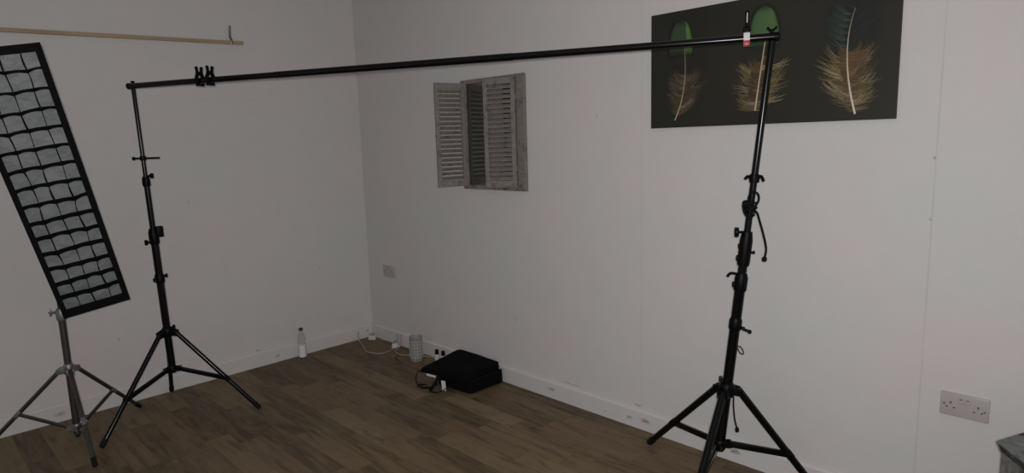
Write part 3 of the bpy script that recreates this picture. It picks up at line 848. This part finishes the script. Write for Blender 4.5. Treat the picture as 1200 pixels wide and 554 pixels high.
# ------------------------------------------------------------------ wall sockets
def socket(cx, cz, label, group):
    t = thing('wall_socket', (cx, 0, cz - .043), label, 'socket', group)
    bm = B_(); box(bm, (cx - .073, -.010, cz - .043), (cx + .073, 0, cz + .043))
    obj('face_plate', bm, M['socket_white'], t, smooth=True, bevel=.003, seg=3)
    for s in (-1, 1):
        bm = B_(); x = cx + s * .041
        # British three-slot outlet
        for lo, hi in (((x - .002, -.0106, cz + .002), (x + .002, -.0090, cz + .011)), ((x - .014, -.0106, cz - .013), (x - .008, -.0090, cz - .009)), ((x + .008, -.0106, cz - .013), (x + .014, -.0090, cz - .009))):
            box(bm, lo, hi)
        obj('outlet', bm, M['dark_slot'], t, smooth=False)
        bm = B_(); x = cx + s * .0105
        box(bm, (x - .0075, -.0135, cz + .008), (x + .0075, -.009, cz + .027)); r = obj('rocker_switch', bm, M['socket_white'], t, smooth=True, bevel=.0012)
        bm = B_(); box(bm, (x - .0045, -.0140, cz + .024), (x + .0045, -.0130, cz + .0265)); obj('marker', bm, M['dark_slot'], r, smooth=False)
        bm = B_(); lathe(bm, (cx + s * .060, -.010, cz + (.0 if s < 0 else -.004)), (0, -1, 0), [(0, 0), (.0042, 0), (.0038, .0015), (0, .002)], 12); obj('screw', bm, M['brass'], t)
socket(3.885, .511, 'white double wall socket low on the right wall beside the grey side table', None)
socket(.285, .556, 'white double wall socket near the room corner', None)

# ------------------------------------------------------------------ plastic bottle
bo = thing('plastic_bottle', (.060, -.634, 0), 'clear plastic water bottle with dark cap standing on the floor against the left wall', 'bottle')
bm = B_(); c = (.060, -.634, 0)
prof = [(0, .004), (.014, .006), (.022, 0), (.0275, .004), (.029, .02), (.0275, .045), (.029, .052), (.0255, .085), (.0255, .095), (.0285, .11), (.029, .135), (.027, .152), (.020, .172), (.0125, .188), (.0115, .20), (.0135, .202), (.0115, .204)]
lathe(bm, c, (0, 0, 1), prof, 28); obj('bottle_body', bm, M['clear'], bo)
bm = B_(); lathe(bm, c, (0, 0, 1), [(0, .006), (.014, .008), (.0215, .003), (.0262, .006), (.0275, .02), (.026, .045), (.0272, .052), (.0245, .085), (.0245, .092), (0, .092)], 28); obj('water', bm, M['water'], bo)
bm = B_(); lathe(bm, c, (0, 0, 1), [(0, .2175), (.013, .2175), (.0145, .215), (.0145, .2005), (.0118, .2005)], 20); obj('cap', bm, M['dark_slot'], bo)

# ------------------------------------------------------------------ frosted canister
cn = thing('plastic_canister', (.765, -.135, 0), 'white frosted plastic canister with gridded side standing between the plugs and the black bag', 'canister')
bm = B_(); c = (.755, -.132, 0)
lathe(bm, c, (0, 0, 1), [(0, .004), (.040, .004), (.0430, .0), (.0445, .006), (.0455, .16), (.0475, .165), (.0475, .172), (.0445, .173), (.0430, .168), (.0425, .012), (0, .010)], 32); obj('container', bm, M['canister'], cn)
bm = B_()
for k in range(14):
    a = 2 * PI * k / 14; d = Vector((math.cos(a), math.sin(a), 0)); s = Vector((-d.y, d.x, 0)); p = Vector(c) + d * .0448
    hexa(bm, [p + s * .0022 + Vector((0, 0, .03)), p - s * .0022 + Vector((0, 0, .03)), p - s * .0022 + d * .0025 + Vector((0, 0, .03)), p + s * .0022 + d * .0025 + Vector((0, 0, .03))],
         [p + s * .0022 + Vector((0, 0, .145)), p - s * .0022 + Vector((0, 0, .145)), p - s * .0022 + d * .0025 + Vector((0, 0, .145)), p + s * .0022 + d * .0025 + Vector((0, 0, .145))])
for z in (.03, .053, .076, .099, .122, .145):
    lathe(bm, c, (0, 0, 1), [(.0445, z - .0022), (.0475, z - .0022), (.0475, z + .0022), (.0445, z + .0022)], 32)
obj('ribs', bm, M['canister_rib'], cn)

# ------------------------------------------------------------------ black bag
bag = thing('equipment_bag', (1.35, -.18, 0), 'black padded equipment bag lying flat on the floor against the right wall', 'bag')
def soft(bm, low, high, cuts=5, puff=.012, seed=0):
    hexa(bm, [Vector(p) for p in low], [Vector(p) for p in high])
    bmesh.ops.subdivide_edges(bm, edges=bm.edges[:], cuts=cuts, use_grid_fill=True)
    bm.normal_update()
    bmesh.ops.recalc_face_normals(bm, faces=bm.faces)
    c = sum((v.co for v in bm.verts), Vector()) / len(bm.verts)
    for v in bm.verts:
        n_ = noise.noise(v.co * 9 + Vector((seed, 0, 0)))
        v.co += v.normal * (n_ * .005)
        v.co.z = max(v.co.z, .003)
def sub(o, lv=2):
    for m_ in list(o.modifiers): o.modifiers.remove(m_)
    md = o.modifiers.new('Subdivision', 'SUBSURF'); md.levels = lv; md.render_levels = lv
bm = B_(); soft(bm, [(1.235, -.338, .004), (1.520, -.305, .004), (1.532, -.030, .004), (1.20, -.030, .004)], [(1.245, -.330, .088), (1.515, -.298, .090), (1.526, -.032, .092), (1.205, -.032, .088)], seed=3)
o = obj('bag_body', bm, M['bag_cloth'], bag); sub(o)
bm = B_(); soft(bm, [(1.130, -.400, .082), (1.497, -.316, .086), (1.503, -.024, .092), (1.085, -.024, .092)], [(1.135, -.392, .102), (1.480, -.305, .122), (1.494, -.026, .130), (1.100, -.026, .136)], seed=9)
o = obj('bag_lid', bm, M['bag_cloth'], bag); sub(o)
bm = B_(); sweep(bm, [(1.508, -.30, .083), (1.518, -.16, .085), (1.514, -.035, .087)], .004, 8); sweep(bm, [(1.25, -.335, .083), (1.38, -.322, .084), (1.508, -.30, .083)], .004, 8); obj('zip', bm, M['web'], bag)
bm = B_(); sweep(bm, [(1.135, -.385, .088), (1.118, -.400, .070), (1.118, -.408, .035), (1.150, -.420, .008), (1.205, -.428, .005), (1.235, -.410, .008), (1.250, -.385, .008), (1.255, -.345, .02)], .006, 8, flat=(.009, .0025))
obj('shoulder_strap', bm, M['web'], bag)
bm = B_(); sweep(bm, [(1.255, -.338, .07), (1.262, -.352, .05), (1.262, -.395, .012), (1.285, -.425, .006), (1.325, -.420, .006), (1.352, -.385, .012), (1.362, -.345, .03), (1.362, -.335, .05)], .006, 8, flat=(.010, .003))
obj('carry_handle', bm, M['web'], bag)
bm = B_(); sweep(bm, [(1.165, -.438, .0065), (1.175, -.405, .0065), (1.180, -.392, .012)], .003, 6); sweep(bm, [(1.150, -.418, .008), (1.185, -.400, .014), (1.20, -.385, .008)], .003, 6); obj('strap_buckle', bm, M['web'], bag)
def card(p, ux, uz, w, h, th):
    p, ux, uz = Vector(p), Vector(ux).normalized(), Vector(uz).normalized(); nrm = ux.cross(uz).normalized()
    bm = B_(); hexa(bm, [p, p + ux * w, p + ux * w + nrm * th, p + nrm * th], [p + uz * h, p + uz * h + ux * w, p + uz * h + ux * w + nrm * th, p + uz * h + nrm * th]); return bm
obj('label_patch', card((1.218, -.398, .080), (1, .14, -.0), (0, .25, 1), .075, .012, .003), M['label_white'], bag, smooth=False, label='white label on lid edge')
obj('hang_tag', card((1.330, -.368, .004), (1, .25, 0), (-.28, .12, 1), .030, .060, .002), M['label_white'], bag, smooth=False, label='white hanging tag')

# two little bottles behind the bag
for x, y, lab in ((.900, -.065, 'small white bottle with tall black cap, left of the two behind the bag'), (.957, -.055, 'small white bottle with tall black cap, right of the two behind the bag')):
    t = thing('small_bottle', (x, y, 0), lab, 'bottle', 'small black capped bottles')
    bm = B_(); lathe(bm, (x, y, 0), (0, 0, 1), [(0, 0), (.015, 0), (.0165, .003), (.0165, .050), (.012, .058), (.010, .060), (0, .060)], 20); obj('bottle_body', bm, M['white_plastic'], t)
    bm = B_(); lathe(bm, (x, y, .058), (0, 0, 1), [(0, 0), (.0135, 0), (.0140, .003), (.0125, .032), (0, .034)], 18); obj('cap', bm, M['black_plastic'], t)

# ------------------------------------------------------------------ cables and plugs in the corner
bm = B_()
sweep(bm, [(.030, -.150, .070), (.060, -.170, .030), (.120, -.190, .006), (.200, -.215, .004), (.300, -.262, .004), (.380, -.262, .004), (.446, -.225, .004), (.450, -.160, .004), (.430, -.110, .004), (.405, -.060, .006), (.375, -.028, .05), (.37, -.022, .09)], .0042, 8)
o = obj('power_cable', bm, M['cable_white'], None, loc=(.3, -.2, 0)); tagit(o, 'white cable looping on the floor in the room corner', 'cable')
bm = B_()
sweep(bm, [(.415, -.022, .095), (.42, -.028, .05), (.44, -.060, .006), (.468, -.115, .004), (.530, -.145, .004), (.600, -.140, .004), (.660, -.085, .004), (.740, -.055, .004), (.82, -.035, .004), (.99, -.035, .004)], .0040, 8)
o = obj('power_cable', bm, M['cable_white'], None, loc=(.6, -.1, 0)); tagit(o, 'white cable running from the second plug behind the frosted canister towards the bag', 'cable')
bm = B_()
sweep(bm, [(.590, -.175, .003), (.605, -.215, .003), (.650, -.215, .003), (.700, -.240, .003), (.74, -.255, .003)], .0026, 8)
o = obj('thin_cable', bm, M['brown_cable'], None, loc=(.65, -.2, 0)); tagit(o, 'thin dark cable lying on the floor in front of the frosted canister', 'cable')
def plug(x, y, rot, lab):
    t = thing('mains_plug', (x, y, 0), lab, 'plug', 'white mains plugs')
    mt = Matrix.Translation((x, y, 0)) @ Matrix.Rotation(rot, 4, 'Z')
    bm = B_()
    pts = [(-.028, -.022), (.028, -.022), (.033, .0), (.020, .024), (-.020, .024), (-.033, 0)]
    hexa(bm, [mt @ Vector((px, py, .002)) for px, py in pts], [mt @ Vector((px * .85, py * .85, .036)) for px, py in pts])
    obj('plug_body', bm, M['white_plastic'], t, bevel=.006, seg=3)
    bm = B_()
    for px in (-.011, .011): box(bm, (px - .003, -.008, .034), (px + .003, -.004, .052), mtx=mt)
    box(bm, (-.002, .008, .034), (.002, .012, .056), mtx=mt)
    obj('pins', bm, M['zinc'], t, smooth=False)
    bm = B_(); tube(bm, mt @ Vector((0, .020, .015)), mt @ Vector((0, .040, .010)), .008, .005, n=10); obj('cord_grip', bm, M['white_plastic'], t)
plug(.105, -.075, .6, 'white mains plug lying right in the room corner')
plug(.405, -.070, -.9, 'white mains plug lying between the room corner and the frosted canister')

# ------------------------------------------------------------------ grey side table at the right edge
tt = thing('side_table', (4.283, -.427, 0), 'distressed grey side table by the right wall, below the double socket', 'table')
v0 = Vector((4.033, -.455, 0)); ang = math.radians(6.5); ctr = v0 + Vector((math.cos(ang), math.sin(ang), 0)) * .25
def hexloop(r, z): return [ctr + Vector((math.cos(ang + PI + k * PI / 3), math.sin(ang + PI + k * PI / 3), 0)) * r + Vector((0, 0, z)) for k in range(6)]
bm = B_(); hexa(bm, hexloop(.250, .590), hexloop(.250, .600)); obj('table_top', bm, M['table'], tt, smooth=False, bevel=.003)
bm = B_(); hexa(bm, hexloop(.238, .566), hexloop(.248, .590)); obj('moulding', bm, M['table_edge'], tt, smooth=False, bevel=.002)
for k in range(6):
    p = hexloop(.236, 0)[k]; d = (p - Vector((ctr.x, ctr.y, 0))).normalized(); s = Vector((-d.y, d.x, 0))
    bm = B_(); L = [p, p - d * .02 + s * .026, p - d * .04, p - d * .02 - s * .026]
    hexa(bm, L, [q + Vector((0, 0, .568)) for q in L]); obj('leg', bm, M['table_body'], tt, smooth=False, bevel=.002)
for k in range(6):
    a = hexloop(.218, 0)[k]; b2 = hexloop(.218, 0)[(k + 1) % 6]; inw = (Vector((ctr.x, ctr.y, 0)) - (a + b2) / 2).normalized() * .012
    bm = B_(); hexa(bm, [q + Vector((0, 0, .20)) for q in (a, b2, b2 + inw, a + inw)], [q + Vector((0, 0, .567)) for q in (a, b2, b2 + inw, a + inw)])
    obj('side_panel', bm, M['table_body'], tt, smooth=False)

# ------------------------------------------------------------------ light
def area(name, loc, target, size, power, color):
    l = bpy.data.lights.new(name, 'AREA'); l.shape = 'SQUARE'; l.size = size; l.energy = power; l.color = color
    o = bpy.data.objects.new(name, l); o.location = loc; COL.objects.link(o)
    o.rotation_euler = (Vector(target) - Vector(loc)).to_track_quat('-Z', 'Y').to_euler()
    return o
area('flash_lamp', (4.290, -2.690, 1.530), (1.8, -.6, 1.1), .045, 35, (1.0, .985, .975))
w = bpy.data.worlds.new('World'); scene.world = w; w.use_nodes = True
w.node_tree.nodes['Background'].inputs[0].default_value = (.95, .97, 1.0, 1)
w.node_tree.nodes['Background'].inputs[1].default_value = .25

# ------------------------------------------------------------------ camera
f_px, pitch, roll, yaw = 739.6288, .149710804, -.0296437494, .784346419
fw = Vector((-math.sin(yaw) * math.cos(pitch), math.cos(yaw) * math.cos(pitch), -math.sin(pitch)))
r = Vector((math.cos(yaw), math.sin(yaw), 0)); u = r.cross(fw)
c_, s_ = math.cos(roll), math.sin(roll)
r2 = r * c_ + u * s_; u2 = u * c_ - r * s_
cam = bpy.data.cameras.new('camera'); cam.sensor_width = 36; cam.sensor_fit = 'HORIZONTAL'; cam.lens = f_px / 1200 * 36
cam.clip_start = .05
co = bpy.data.objects.new('camera', cam); COL.objects.link(co)
mt = Matrix(((r2.x, u2.x, -fw.x, 4.26301486), (r2.y, u2.y, -fw.y, -2.66287996), (r2.z, u2.z, -fw.z, 1.5027781), (0, 0, 0, 1)))
co.matrix_world = mt
scene.camera = co
vs = scene.view_settings
vs.view_transform = 'Standard'; vs.look = 'None'; vs.gamma = 1; vs.use_curve_mapping = False; vs.exposure = 0.30
